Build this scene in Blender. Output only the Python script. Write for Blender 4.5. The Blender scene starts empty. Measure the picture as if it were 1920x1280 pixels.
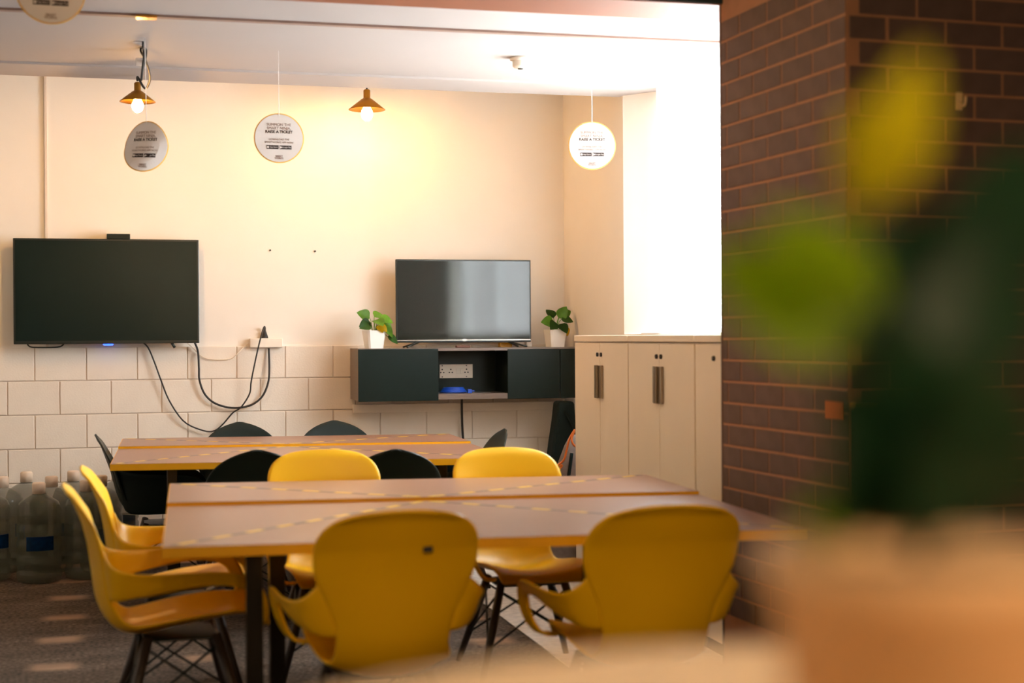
import bpy, bmesh, math, random
from mathutils import Vector, Matrix
random.seed(7)
scene = bpy.context.scene
COL = scene.collection

# ------------------------------------------------------------------ camera
FPX = 2800.0                     # focal length in pixels of a 1920 x 1280 frame
H = 1.35
YAW, PITCH, ROLL = math.radians(14.5), math.radians(-0.2), math.radians(0.35)
fwd = Vector((math.sin(YAW) * math.cos(PITCH), math.cos(YAW) * math.cos(PITCH), math.sin(PITCH)))
rt0 = Vector((math.cos(YAW), -math.sin(YAW), 0))
up0 = rt0.cross(fwd)
rt = rt0 * math.cos(ROLL) - up0 * math.sin(ROLL)
up = up0 * math.cos(ROLL) + rt0 * math.sin(ROLL)
EYE = Vector((0, 0, H))
cam_d = bpy.data.cameras.new('camera')
cam = bpy.data.objects.new('camera', cam_d)
COL.objects.link(cam)
cam.matrix_world = Matrix(((rt.x, up.x, -fwd.x, EYE.x), (rt.y, up.y, -fwd.y, EYE.y), (rt.z, up.z, -fwd.z, EYE.z), (0, 0, 0, 1)))
cam_d.sensor_width = 36.0
cam_d.lens = FPX * 36.0 / 1920.0
cam_d.clip_start = 0.05
cam_d.dof.use_dof = True
cam_d.dof.focus_distance = 8.9
cam_d.dof.aperture_fstop = 1.9
scene.camera = cam

# ------------------------------------------------------------------ light and exposure
scene.view_settings.view_transform = 'Standard'
scene.view_settings.look = 'None'
scene.view_settings.gamma = 1.0
scene.view_settings.use_curve_mapping = False
scene.view_settings.exposure = -0.2
SKY = 52.0
BULB = 430.0
FILL_GLOBE = 44.0
world = bpy.data.worlds.new('sky')
scene.world = world
world.use_nodes = True
bg = world.node_tree.nodes['Background']
bg.inputs[0].default_value = (0.90, 0.96, 1.0, 1)
bg.inputs[1].default_value = SKY
# daylight portal of the window (guides the sky's light, adds none)
pl = bpy.data.lights.new('window_portal', 'AREA')
pl.shape = 'RECTANGLE'; pl.size = 2.53; pl.size_y = 1.45
pl.cycles.is_portal = True
po = bpy.data.objects.new('window_portal', pl)
COL.objects.link(po)
po.matrix_world = Matrix(((0, 0, 1, 3.12), (1, 0, 0, 6.885), (0, 1, 0, 2.073), (0, 0, 0, 1)))

# ------------------------------------------------------------------ projection helpers (photo pixel -> point in the room)
def ray(u, v):
    return (fwd + rt * ((u - 960) / FPX) + up * ((640 - v) / FPX))
def atY(u, v, Y):
    d = ray(u, v); return EYE + d * (Y / d.y)
def atX(u, v, X):
    d = ray(u, v); return EYE + d * (X / d.x)
def atZ(u, v, Z):
    d = ray(u, v); return EYE + d * ((Z - H) / d.z)
def atD(u, v, D):
    return EYE + ray(u, v) * D

# ------------------------------------------------------------------ materials
def lin(c):
    def f(x):
        x /= 255.0
        return x / 12.92 if x <= 0.04045 else ((x + 0.055) / 1.055) ** 2.4
    return (f(c[0]), f(c[1]), f(c[2]), 1)
MATS = {}
def mat(name, rgb, rough=0.5, metal=0.0, var=0.06, scale=12.0, bump=0.0, bscale=60.0, spec=0.5, emit=None, estr=0.0,
        alpha=1.0, trans=0.0, objvar=0.0, coat=0.0, stretch=None):
    if name in MATS: return MATS[name]
    m = bpy.data.materials.new(name); m.use_nodes = True
    nt = m.node_tree; N = nt.nodes; L = nt.links
    p = N['Principled BSDF']
    base = lin(rgb)
    p.inputs['Roughness'].default_value = rough
    p.inputs['Metallic'].default_value = metal
    p.inputs['Specular IOR Level'].default_value = spec
    p.inputs['Alpha'].default_value = alpha
    p.inputs['Coat Weight'].default_value = coat
    tc = N.new('ShaderNodeTexCoord')
    src = tc.outputs['Object']
    if stretch:
        mp = N.new('ShaderNodeMapping'); mp.inputs['Scale'].default_value = stretch
        L.new(src, mp.inputs['Vector']); src = mp.outputs[0]
    nz = N.new('ShaderNodeTexNoise'); nz.inputs['Scale'].default_value = scale; nz.inputs['Detail'].default_value = 4
    L.new(src, nz.inputs['Vector'])
    mr = N.new('ShaderNodeMapRange')
    mr.inputs['From Min'].default_value = 0.3; mr.inputs['From Max'].default_value = 0.7
    mr.inputs['To Min'].default_value = 1 - var; mr.inputs['To Max'].default_value = 1 + var
    L.new(nz.outputs['Fac'], mr.inputs['Value'])
    hs = N.new('ShaderNodeHueSaturation'); hs.inputs['Color'].default_value = base
    if objvar:
        oi = N.new('ShaderNodeObjectInfo')
        m2 = N.new('ShaderNodeMapRange'); m2.inputs['To Min'].default_value = 1 - objvar; m2.inputs['To Max'].default_value = 1 + objvar
        L.new(oi.outputs['Random'], m2.inputs['Value'])
        mm = N.new('ShaderNodeMath'); mm.operation = 'MULTIPLY'
        L.new(mr.outputs[0], mm.inputs[0]); L.new(m2.outputs[0], mm.inputs[1])
        L.new(mm.outputs[0], hs.inputs['Value'])
    else:
        L.new(mr.outputs[0], hs.inputs['Value'])
    L.new(hs.outputs['Color'], p.inputs['Base Color'])
    if bump:
        nb = N.new('ShaderNodeTexNoise'); nb.inputs['Scale'].default_value = bscale; nb.inputs['Detail'].default_value = 3
        L.new(src, nb.inputs['Vector'])
        b = N.new('ShaderNodeBump'); b.inputs['Strength'].default_value = bump; b.inputs['Distance'].default_value = 0.004
        L.new(nb.outputs['Fac'], b.inputs['Height']); L.new(b.outputs['Normal'], p.inputs['Normal'])
    if emit:
        p.inputs['Emission Color'].default_value = lin(emit); p.inputs['Emission Strength'].default_value = estr
    if trans:
        out = N['Material Output']
        tr = N.new('ShaderNodeBsdfTranslucent'); L.new(hs.outputs['Color'], tr.inputs['Color'])
        mx = N.new('ShaderNodeMixShader'); mx.inputs[0].default_value = trans
        L.new(p.outputs[0], mx.inputs[1]); L.new(tr.outputs[0], mx.inputs[2]); L.new(mx.outputs[0], out.inputs['Surface'])
    MATS[name] = m
    return m

M_wall = mat('wall_paint', (236, 229, 220), 0.85, var=0.015, scale=3, bump=0.08, bscale=120)
M_block = mat('painted_block', (232, 220, 206), 0.8, var=0.02, scale=9, bump=0.25, bscale=90, objvar=0.02)
M_mortar = mat('painted_mortar', (220, 205, 190), 0.9, var=0.03)
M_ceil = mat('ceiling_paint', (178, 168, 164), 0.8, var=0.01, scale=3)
M_dceil = mat('dark_ceiling', (30, 44, 42), 0.9)
M_beam = mat('beam_paint', (150, 84, 48), 0.6, var=0.05, scale=4)
M_brick = mat('brown_brick', (100, 76, 66), 0.75, var=0.12, scale=14, bump=0.3, bscale=150, objvar=0.10)
M_bmort = mat('brick_mortar', (176, 124, 92), 0.95, var=0.08)
M_white = mat('white_laminate', (236, 226, 212), 0.45, var=0.015, scale=4)
M_lock = mat('locker_enamel', (236, 220, 196), 0.45, var=0.02, scale=3)
M_yel = mat('yellow_plastic', (248, 190, 2), 0.38, var=0.02, scale=5)
M_blk = mat('black_plastic', (18, 31, 29), 0.4, var=0.04, spec=0.25)
M_dark = mat('dark_metal', (26, 33, 31), 0.45, var=0.05, spec=0.3)
M_leg = mat('dark_stained_wood', (52, 40, 33), 0.45, var=0.15, scale=20, stretch=(8, 8, 1))
M_top = mat('table_laminate', (148, 106, 84), 0.30, var=0.09, scale=7, stretch=(1, 14, 1))
M_edge = mat('yellow_edge_band', (238, 172, 8), 0.4, var=0.03)
M_tapey = mat('yellow_tape', (238, 196, 40), 0.35, var=0.03)
M_tapek = mat('black_tape', (92, 80, 74), 0.3, var=0.03)
M_screen = mat('screen_glass', (20, 32, 29), 0.08, var=0.02, spec=0.5)
M_matte = mat('matte_screen', (20, 32, 29), 0.22, var=0.02, spec=0.16)
M_bezel = mat('black_bezel', (22, 30, 28), 0.3)
M_cab = mat('dark_gloss_laminate', (17, 30, 27), 0.35, spec=0.2, var=0.05, scale=6, stretch=(1, 1, 12))
M_cabw = mat('grey_wood_laminate', (112, 96, 86), 0.35, var=0.2, scale=8, stretch=(1.5, 12, 22))
M_steel = mat('dark_steel', (72, 68, 62), 0.25, metal=0.85, var=0.05)
M_chrome = mat('brushed_steel', (150, 136, 118), 0.3, metal=0.9, var=0.05)
M_silver = mat('silver_strip', (190, 186, 180), 0.25, metal=0.8)
M_brass = mat('brass', (186, 132, 48), 0.32, metal=0.9, var=0.08)
M_bulb = mat('glowing_bulb', (255, 240, 210), 0.3, emit=(255, 218, 168), estr=BULB)
M_bulb2 = mat('bright_bulb', (255, 240, 210), 0.3, emit=(255, 192, 112), estr=BULB * 1.0)
M_bulb3 = mat('brightest_bulb', (255, 240, 210), 0.3, emit=(255, 192, 112), estr=BULB * 2.0)
M_cord = mat('black_cord', (38, 34, 32), 0.6)
M_cordw = mat('white_cord', (226, 210, 190), 0.6)
M_paper = mat('white_card', (236, 232, 230), 0.7, var=0.01)
M_rim = mat('yellow_card_edge', (226, 180, 90), 0.6)
M_ink = mat('grey_ink', (150, 128, 122), 0.8)
M_inkd = mat('dark_ink', (52, 40, 38), 0.8)
M_socket = mat('socket_white', (238, 228, 214), 0.4)
M_hole = mat('socket_hole', (40, 34, 30), 0.7)
M_leaf = mat('leaf_green', (112, 162, 50), 0.4, var=0.2, scale=25, trans=0.3)
M_leafd = mat('leaf_dark_green', (34, 72, 44), 0.4, var=0.2, scale=25, trans=0.2)
M_leafm = mat('leaf_mid_green', (60, 104, 36), 0.4, var=0.2, scale=25, trans=0.25)
M_leafy = mat('leaf_yellow', (224, 190, 30), 0.45, var=0.1, scale=25, trans=0.35)
M_leafl = mat('leaf_lime', (206, 196, 24), 0.4, var=0.08, scale=20, trans=0.35)
M_leafg = mat('leaf_bright_green', (146, 176, 20), 0.4, var=0.12, scale=20, trans=0.35)
M_soil = mat('potting_soil', (58, 42, 30), 0.95, var=0.3, scale=60)
M_pot = mat('white_ceramic', (240, 238, 234), 0.3, var=0.01)
M_clay = mat('tan_clay', (226, 184, 138), 0.6, var=0.06, scale=10)
M_cream = mat('cream_tabletop', (240, 208, 168), 0.75, var=0.02)
M_jar = mat('clear_water_jar', (92, 98, 84), 0.15, var=0.04, alpha=0.45, spec=0.3)
M_cap = mat('jar_cap', (214, 192, 170), 0.5)
M_blue = mat('blue_plastic', (22, 70, 170), 0.4)
M_lblb = mat('blue_label', (30, 92, 150), 0.5, var=0.25, scale=40)
M_led = mat('blue_led', (40, 70, 255), 0.3, emit=(40, 80, 255), estr=6.0)
M_bag = mat('black_nylon', (16, 28, 26), 0.8, spec=0.2, var=0.1, scale=30)
M_bagg = mat('grey_canvas', (120, 108, 102), 0.8, var=0.12, scale=30, bump=0.2)
M_orange = mat('orange_cord', (214, 112, 40), 0.6)
M_frame = mat('window_frame_white', (240, 240, 240), 0.4)

def glass_mat():
    m = bpy.data.materials.new('window_glass'); m.use_nodes = True
    nt = m.node_tree; N = nt.nodes; L = nt.links
    N.remove(N['Principled BSDF'])
    t = N.new('ShaderNodeBsdfTransparent'); t.inputs[0].default_value = (0.95, 0.97, 0.97, 1)
    g = N.new('ShaderNodeBsdfGlossy'); g.inputs['Roughness'].default_value = 0.03
    mx = N.new('ShaderNodeMixShader'); mx.inputs[0].default_value = 0.04
    L.new(t.outputs[0], mx.inputs[1]); L.new(g.outputs[0], mx.inputs[2]); L.new(mx.outputs[0], N['Material Output'].inputs['Surface'])
    return m
M_glass = glass_mat()

def sheer_mat():
    m = bpy.data.materials.new('white_sheer'); m.use_nodes = True
    nt = m.node_tree; N = nt.nodes; L = nt.links
    N.remove(N['Principled BSDF'])
    t = N.new('ShaderNodeBsdfTransparent')
    tl = N.new('ShaderNodeBsdfTranslucent'); tl.inputs[0].default_value = (0.86, 0.86, 0.85, 1)
    df = N.new('ShaderNodeBsdfDiffuse'); df.inputs[0].default_value = (0.86, 0.86, 0.85, 1)
    m1 = N.new('ShaderNodeMixShader'); m1.inputs[0].default_value = 0.25
    L.new(tl.outputs[0], m1.inputs[1]); L.new(df.outputs[0], m1.inputs[2])
    w = N.new('ShaderNodeTexWave'); w.inputs['Scale'].default_value = 60
    mr = N.new('ShaderNodeMapRange'); mr.inputs['To Min'].default_value = 0.5; mr.inputs['To Max'].default_value = 0.6
    L.new(w.outputs['Fac'], mr.inputs['Value'])
    mx = N.new('ShaderNodeMixShader'); L.new(mr.outputs[0], mx.inputs[0])
    L.new(t.outputs[0], mx.inputs[1]); L.new(m1.outputs[0], mx.inputs[2]); L.new(mx.outputs[0], N['Material Output'].inputs['Surface'])
    return m
M_sheer = sheer_mat()
def carpet_mat():
    m = bpy.data.materials.new('patterned_carpet'); m.use_nodes = True
    nt = m.node_tree; N = nt.nodes; L = nt.links
    p = N['Principled BSDF']; p.inputs['Roughness'].default_value = 0.95; p.inputs['Specular IOR Level'].default_value = 0.15
    tc = N.new('ShaderNodeTexCoord')
    def noise(sc, st, det=4):
        mp = N.new('ShaderNodeMapping'); mp.inputs['Scale'].default_value = st
        L.new(tc.outputs['Object'], mp.inputs['Vector'])
        n = N.new('ShaderNodeTexNoise'); n.inputs['Scale'].default_value = sc; n.inputs['Detail'].default_value = det
        L.new(mp.outputs[0], n.inputs['Vector']); return n.outputs['Fac']
    fine = noise(55, (1, 1, 1), 6)
    r1 = N.new('ShaderNodeValToRGB')
    r1.color_ramp.elements[0].position = 0.30; r1.color_ramp.elements[0].color = lin((44, 38, 32))
    r1.color_ramp.elements[1].position = 0.72; r1.color_ramp.elements[1].color = lin((116, 100, 86))
    L.new(fine, r1.inputs[0])
    # pale woven flecks on a 0.56 m repeat
    sx = N.new('ShaderNodeSeparateXYZ'); L.new(tc.outputs['Object'], sx.inputs[0])
    def fract(sock, period, off):
        a = N.new('ShaderNodeMath'); a.operation = 'MULTIPLY_ADD'; a.inputs[1].default_value = 1 / period; a.inputs[2].default_value = off
        L.new(sock, a.inputs[0])
        f = N.new('ShaderNodeMath'); f.operation = 'FRACT'; L.new(a.outputs[0], f.inputs[0])
        s = N.new('ShaderNodeMath'); s.operation = 'SUBTRACT'; s.inputs[1].default_value = 0.5; L.new(f.outputs[0], s.inputs[0])
        ab = N.new('ShaderNodeMath'); ab.operation = 'ABSOLUTE'; L.new(s.outputs[0], ab.inputs[0]); return ab.outputs[0]
    fx = fract(sx.outputs['X'], 0.62, 0.98)
    fy = fract(sx.outputs['Y'], 0.565, 0.12)
    def less(sock, lim, soft):
        q = N.new('ShaderNodeMapRange'); q.inputs['From Min'].default_value = lim + soft; q.inputs['From Max'].default_value = lim - soft
        L.new(sock, q.inputs['Value']); return q.outputs[0]
    mu = N.new('ShaderNodeMath'); mu.operation = 'MULTIPLY'; L.new(less(fx, 0.15, 0.05), mu.inputs[0]); L.new(less(fy, 0.12, 0.06), mu.inputs[1])
    mx = N.new('ShaderNodeMix'); mx.data_type = 'RGBA'
    L.new(mu.outputs[0], mx.inputs['Factor']); L.new(r1.outputs[0], mx.inputs['A']); mx.inputs['B'].default_value = lin((150, 122, 100))
    mott = noise(3.0, (1, 2.2, 1), 5)
    r2 = N.new('ShaderNodeMapRange'); r2.inputs['From Min'].default_value = 0.3; r2.inputs['From Max'].default_value = 0.7
    r2.inputs['To Min'].default_value = 0.7; r2.inputs['To Max'].default_value = 1.3; L.new(mott, r2.inputs['Value'])
    hs = N.new('ShaderNodeHueSaturation'); L.new(mx.outputs['Result'], hs.inputs['Color']); L.new(r2.outputs[0], hs.inputs['Value'])
    L.new(hs.outputs[0], p.inputs['Base Color'])
    b = N.new('ShaderNodeBump'); b.inputs['Strength'].default_value = 0.5; b.inputs['Distance'].default_value = 0.006
    L.new(fine, b.inputs['Height']); L.new(b.outputs[0], p.inputs['Normal'])
    return m
M_carpet = carpet_mat()

# ------------------------------------------------------------------ mesh helpers
def cr(pts, n):
    """Catmull-Rom resampling of a list of tuples"""
    P = [Vector(p) if not isinstance(p, (int, float)) else Vector((p, 0, 0)) for p in pts]
    out = []
    k = len(P) - 1
    for i in range(n):
        t = i / (n - 1) * k
        s = min(int(t), k - 1); f = t - s
        a, b, c, d = P[max(s - 1, 0)], P[s], P[s + 1], P[min(s + 2, k)]
        out.append(0.5 * ((2 * b) + (c - a) * f + (2 * a - 5 * b + 4 * c - d) * f * f + (3 * b - a - 3 * c + d) * f ** 3))
    return out
def box(bm, x0, x1, y0, y1, z0, z1, mi=0):
    v = [bm.verts.new(p) for p in ((x0, y0, z0), (x1, y0, z0), (x1, y1, z0), (x0, y1, z0), (x0, y0, z1), (x1, y0, z1), (x1, y1, z1), (x0, y1, z1))]
    for f in ((0, 3, 2, 1), (4, 5, 6, 7), (0, 1, 5, 4), (1, 2, 6, 5), (2, 3, 7, 6), (3, 0, 4, 7)):
        fc = bm.faces.new([v[i] for i in f]); fc.material_index = mi
def tube(bm, pts, r, n=8, caps=True):
    P = [Vector(p) for p in pts]
    rad = r if isinstance(r, (list, tuple)) else [r] * len(P)
    rings = []
    ref = None
    for i, p in enumerate(P):
        t = (P[min(i + 1, len(P) - 1)] - P[max(i - 1, 0)]).normalized()
        if ref is None:
            ref = Vector((0, 0, 1)) if abs(t.z) < 0.9 else Vector((1, 0, 0))
        s = t.cross(ref)
        if s.length < 1e-5: s = t.orthogonal()
        s.normalize(); q = s.cross(t); ref = q
        rings.append([bm.verts.new(p + (s * math.cos(2 * math.pi * k / n) + q * math.sin(2 * math.pi * k / n)) * rad[i]) for k in range(n)])
    for a, b in zip(rings, rings[1:]):
        for k in range(n):
            f = bm.faces.new((a[k], a[(k + 1) % n], b[(k + 1) % n], b[k])); f.smooth = True
    if caps:
        bm.faces.new(list(reversed(rings[0]))); bm.faces.new(rings[-1])
def lathe(bm, prof, n=24, cx=0, cy=0, smooth=True):
    rings = []
    for r, z in prof:
        if r < 1e-6: rings.append([bm.verts.new((cx, cy, z))])
        else: rings.append([bm.verts.new((cx + r * math.cos(2 * math.pi * k / n), cy + r * math.sin(2 * math.pi * k / n), z)) for k in range(n)])
    for a, b in zip(rings, rings[1:]):
        for k in range(n):
            k2 = (k + 1) % n
            if len(a) == 1 and len(b) == 1: continue
            if len(a) == 1: f = bm.faces.new((a[0], b[k2], b[k]))
            elif len(b) == 1: f = bm.faces.new((a[k], a[k2], b[0]))
            else: f = bm.faces.new((a[k], a[k2], b[k2], b[k]))
            f.smooth = smooth
def prism(bm, pts, y0, y1):
    """outline in x,z extruded from y0 to y1"""
    a = [bm.verts.new((p[0], y0, p[1])) for p in pts]; b = [bm.verts.new((p[0], y1, p[1])) for p in pts]
    bm.faces.new(a); bm.faces.new(list(reversed(b)))
    for i in range(len(pts)):
        j = (i + 1) % len(pts)
        bm.faces.new((a[j], a[i], b[i], b[j]))
def to_mesh(bm, name, mats):
    bmesh.ops.recalc_face_normals(bm, faces=bm.faces[:])
    me = bpy.data.meshes.new(name); bm.to_mesh(me); bm.free()
    for m in (mats if isinstance(mats, (list, tuple)) else [mats]): me.materials.append(m)
    return me
def link(name, me, parent=None, loc=None, rz=None):
    o = bpy.data.objects.new(name, me); COL.objects.link(o)
    if parent: o.parent = parent
    if loc is not None: o.location = loc
    if rz is not None: o.rotation_euler = (0, 0, rz)
    return o
def obj(name, bm, mats, parent=None, bevel=0.0, loc=None):
    o = link(name, to_mesh(bm, name, mats), parent, loc)
    if bevel:
        b = o.modifiers.new('bevel', 'BEVEL'); b.width = bevel; b.segments = 2; b.limit_method = 'ANGLE'
    return o
def bx(name, x0, x1, y0, y1, z0, z1, m, parent=None, bevel=0.0):
    bm = bmesh.new(); box(bm, x0, x1, y0, y1, z0, z1); return obj(name, bm, m, parent, bevel)
def thing(name, label, cat, loc=(0, 0, 0), rz=0, group=None):
    o = bpy.data.objects.new(name, None); COL.objects.link(o)
    o.empty_display_size = 0.1
    o.location = loc; o.rotation_euler = (0, 0, rz)
    tag(o, label, cat, group); return o
def tag(o, label, cat, group=None):
    o['label'] = label; o['category'] = cat
    if group: o['group'] = group
    return o
def struct(o):
    o['kind'] = 'structure'; return o
def copy_tree(o, parent=None):
    c = o.copy(); COL.objects.link(c)
    if parent: c.parent = parent
    for ch in list(o.children): copy_tree(ch, c)
    return c
FONT_CACHE = {}
def text_mesh(s, size, m, bold=False):
    cu = bpy.data.curves.new('txt', 'FONT'); cu.body = s; cu.size = size; cu.align_x = 'CENTER'; cu.align_y = 'CENTER'
    cu.extrude = 0.0004
    if bold: cu.offset = size * 0.025
    o = bpy.data.objects.new('txt', cu); COL.objects.link(o)
    dg = bpy.context.evaluated_depsgraph_get()
    me = bpy.data.meshes.new_from_object(o.evaluated_get(dg))
    bpy.data.objects.remove(o)
    me.materials.clear(); me.materials.append(m)
    return me

# ------------------------------------------------------------------ room shell
YW = 9.70            # back wall plane
XR = 2.876           # right wall plane
ZC = 2.79            # white ceiling
floor = struct(bx('floor', -3.6, 5.4, -2.6, 9.9, -0.1, 0, M_carpet))
zt = atY(200, 650, YW).z                      # top of the block courses
bm = bmesh.new(); box(bm, -3.6, 3.4, YW, YW + 0.15, 0, 3.4); wall_back = struct(obj('wall_back', bm, M_wall))
bm = bmesh.new(); box(bm, -3.6, XR, YW - 0.012, YW, 0, zt - 0.004); obj('mortar_bed', bm, M_mortar, wall_back)
xa = atY(64.6, 680, YW - 0.02).x; xb = atY(624, 680, YW - 0.02).x
pitch = (xb - xa) / 6.0; hrow = (zt - atY(200, 713, YW - 0.02).z)
bmeshes = {}
def shared_box(key, dx, dy, dz, m, bev):
    if key not in bmeshes:
        bm = bmesh.new(); box(bm, 0, dx, 0, dy, 0, dz)
        bmesh.ops.bevel(bm, geom=bm.edges[:], offset=bev, segments=1, affect='EDGES')
        bmeshes[key] = to_mesh(bm, 'block', m)
    return bmeshes[key]
r = 0; z = zt
while z > 0.02:
    h = min(hrow, z); x = xa - 12 * pitch - (pitch * 0.52 if r % 2 else 0)
    while x < XR - 0.01:
        x0 = max(x, -3.6); x1 = min(x + pitch, XR)
        if x1 - x0 > 0.03:
            me = shared_box(('blk', round(x1 - x0, 3), round(h, 3)), x1 - x0 - 0.006, 0.02, h - 0.006, M_block, 0.003)
            link('block', me, wall_back, (x0 + 0.003, YW - 0.020, z - h + 0.003))
        x += pitch
    z -= h; r += 1

# right wall with the big window and its splayed reveal
wr = bmesh.new()
WY0, WY1, WZ0, WZ1 = 5.62, 8.15, 1.358, 2.788
box(wr, XR, XR + 0.22, 8.45, YW + 0.15, 0, 3.4)
box(wr, XR, XR + 0.22, 5.46, 8.45, 0, WZ0)
box(wr, XR, XR + 0.22, 5.46, 8.45, WZ1, 3.4)
box(wr, XR, XR + 0.22, 5.46, WY0, WZ0, WZ1)
v = [wr.verts.new(p) for p in ((XR, 8.45, WZ0), (XR + 0.22, 8.45, WZ0), (XR + 0.22, WY1, WZ0), (XR, 8.45, WZ1), (XR + 0.22, 8.45, WZ1), (XR + 0.22, WY1, WZ1))]
for f in ((0, 1, 2), (3, 5, 4), (0, 2, 5, 3), (2, 1, 4, 5), (1, 0, 3, 4)): wr.faces.new([v[i] for i in f])
wall_right = struct(obj('wall_right', wr, M_wall))
win = struct(bpy.data.objects.new('window_1', None)); COL.objects.link(win); win.location = (XR + 0.16, 6.7, WZ0)
wx = XR + 0.17
fr = bmesh.new()
for y0, y1, z0, z1 in ((WY0, WY1, WZ0, WZ0 + 0.025), (WY0, WY1, WZ1 - 0.025, WZ1), (WY0, WY0 + 0.05, WZ0, WZ1), (WY1 - 0.025, WY1, WZ0, WZ1)):
    box(fr, -0.02, 0.02, y0 - 6.7, y1 - 6.7, z0 - WZ0, z1 - WZ0)
obj('window_frame', fr, M_frame, win)
for k in range(2):
    ya = WY0 + 0.05 + k * (WY1 - WY0 - 0.1) / 2
    bm = bmesh.new(); box(bm, -0.003, 0.003, ya - 6.7, ya - 6.7 + (WY1 - WY0 - 0.1) / 2 - 0.001, 0.05, WZ1 - WZ0 - 0.05); obj('pane', bm, M_glass, win)
bm = bmesh.new(); box(bm, -0.012, 0.012, (WY0 + WY1) / 2 - 0.015 - 6.7, (WY0 + WY1) / 2 + 0.015 - 6.7, 0.05, WZ1 - WZ0 - 0.05); obj('mullion', bm, M_frame, win)
sh = bmesh.new(); ny = 40
ra_ = [[sh.verts.new((-0.065 + 0.010 * math.sin(k * 1.9), WY0 + 0.002 - 6.7 + (WY1 - WY0 - 0.004) * k / ny, zz)) for k in range(ny + 1)] for zz in (0.008, WZ1 - WZ0 - 0.002)]
for k in range(ny):
    f = sh.faces.new((ra_[0][k], ra_[0][k + 1], ra_[1][k + 1], ra_[1][k])); f.smooth = True
obj('sheer_curtain', sh, M_sheer, win)
bx('window_sill', -0.158, -0.021, WY0 - 6.7, WY1 - 6.7, 0.0005, 0.006, M_frame, win)

struct(bx('wall_left', -3.75, -3.6, -2.6, 9.9, -0.1, 3.4, M_wall))
struct(bx('wall_front', -3.75, 5.55, -2.75, -2.6, -0.1, 3.4, mat('dark_feature_paint', (70, 66, 58), 0.8)))
struct(bx('wall_side', 5.4, 5.55, -2.6, 4.7, -0.1, 3.4, M_wall))

# white dropped ceiling, its last board a little lower, dark ceiling on the camera side, brown beam between
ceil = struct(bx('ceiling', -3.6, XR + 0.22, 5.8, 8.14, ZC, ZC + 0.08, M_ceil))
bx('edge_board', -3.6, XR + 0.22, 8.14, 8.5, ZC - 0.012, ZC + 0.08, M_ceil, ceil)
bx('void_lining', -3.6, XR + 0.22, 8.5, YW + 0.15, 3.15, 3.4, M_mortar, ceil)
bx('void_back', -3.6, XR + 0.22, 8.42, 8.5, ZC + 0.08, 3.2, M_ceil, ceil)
cd = struct(bx('ceiling_dark', -3.6, 5.4, -2.6, 5.5, 3.2, 3.4, M_dceil))
beam = struct(bx('trim_1', -3.6, XR + 0.22, 5.5, 5.8, 2.65, 3.4, M_beam))
bx('fascia', -3.6, XR + 0.22, 5.49, 5.50, 2.655, 3.2, M_dceil, beam)
track = struct(bx('trim_2', -3.6, XR, 6.83, 6.87, ZC - 0.010, ZC, mat('painted_channel', (150, 122, 110), 0.6)))
pt = atZ(275, 22, ZC)
bx('track_plate', pt.x - 0.045, pt.x + 0.045, 6.82, 6.88, ZC - 0.016, ZC - 0.006, M_brass, track)
c0 = atY(86, 300, YW - 0.02)
cond = struct(bx('trim_3', c0.x - 0.007, c0.x + 0.007, YW - 0.02, YW, zt, 3.15, M_mortar))

struct(bx('trim_4', 1.74, 2.42, 5.3, YW - 0.03, 0.0005, 0.004, mat('pale_strip', (236, 228, 218), 0.35, var=0.16, scale=22)))  # pale mottled strip on the floor along the lockers
# ------------------------------------------------------------------ brick pillar
pf = atD(1354, 640, 5.9); VPX = 70.0
pn = atD(1588, 640, 5.9 * (1354 - VPX) / (1588 - VPX))
e1 = Vector((pf.x - pn.x, pf.y - pn.y, 0)); LEN = e1.length; e1.normalize()
e2 = Vector((e1.y, -e1.x, 0))
ang = math.atan2(e2.y, e2.x)
pill = struct(bpy.data.objects.new('wall_pillar', None)); COL.objects.link(pill)
pill.location = (pn.x, pn.y, 0); pill.rotation_euler = (0, 0, ang)
bx('pillar_core', 0.003, 3.2, 0.003, LEN, 0, 3.2, M_bmort, pill)
bx('far_face', 0.0, 3.2, LEN + 0.0005, LEN + 0.012, 0, 3.2, M_brick, pill)
course, bl, gap = 0.0835, 0.226, 0.009
zb = atD(1588, 258, (pn - EYE).dot(fwd)).z
n0 = int(zb / course) + 1
base = zb - n0 * course
for i in range(0, 34):
    z0 = base + i * course
    if z0 < 0.18 or z0 > 2.52: continue
    off = bl * 0.5 if i % 2 else 0.0
    # left face (local x = 0, runs along +y)
    s = -off
    while s < LEN - 0.01:
        a, b = max(s, 0.0), min(s + bl, LEN)
        if b - a > 0.03:
            link('brick', shared_box(('br', round(b - a, 3)), b - a - gap, 0.016, course - gap, M_brick, 0.002), pill,
                 (0.016, a + gap / 2, z0), math.pi / 2)
        s += bl
    t = -off * 1.0 + 0.05
    t0 = t
    while t < 1.28:
        a, b = max(t, 0.0), t + bl
        if b - a > 0.03:
            link('brick', shared_box(('br', round(b - a, 3)), b - a - gap, 0.016, course - gap, M_brick, 0.002), pill, (a + (0.0165 if a == 0 else gap / 2), 0.0, z0)) if a > 0 else \
            link('brick', shared_box(('br', round(b - a - 0.0165, 3)), b - a - 0.0165 - gap, 0.016, course - gap, M_brick, 0.002), pill, (0.0165, 0.0, z0))
        t += bl
bmx = bmesh.new()
hk = thing('wall_hook', 'small pale hook on the brown brick pillar', 'hook', (0, 0, 0))
def on_front(u, v):
    d = ray(u, v); n = Vector((-e1.x, -e1.y, 0)); t = (pn - EYE).dot(n) / d.dot(n); return EYE + d * t
ph = on_front(1797, 190)
hk.location = ph; hk.rotation_euler = (0, 0, ang)
bm = bmesh.new(); box(bm, -0.012, 0.012, -0.008, 0, -0.03, 0.03); obj('plate', bm, M_clay, hk, 0.002)
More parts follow.
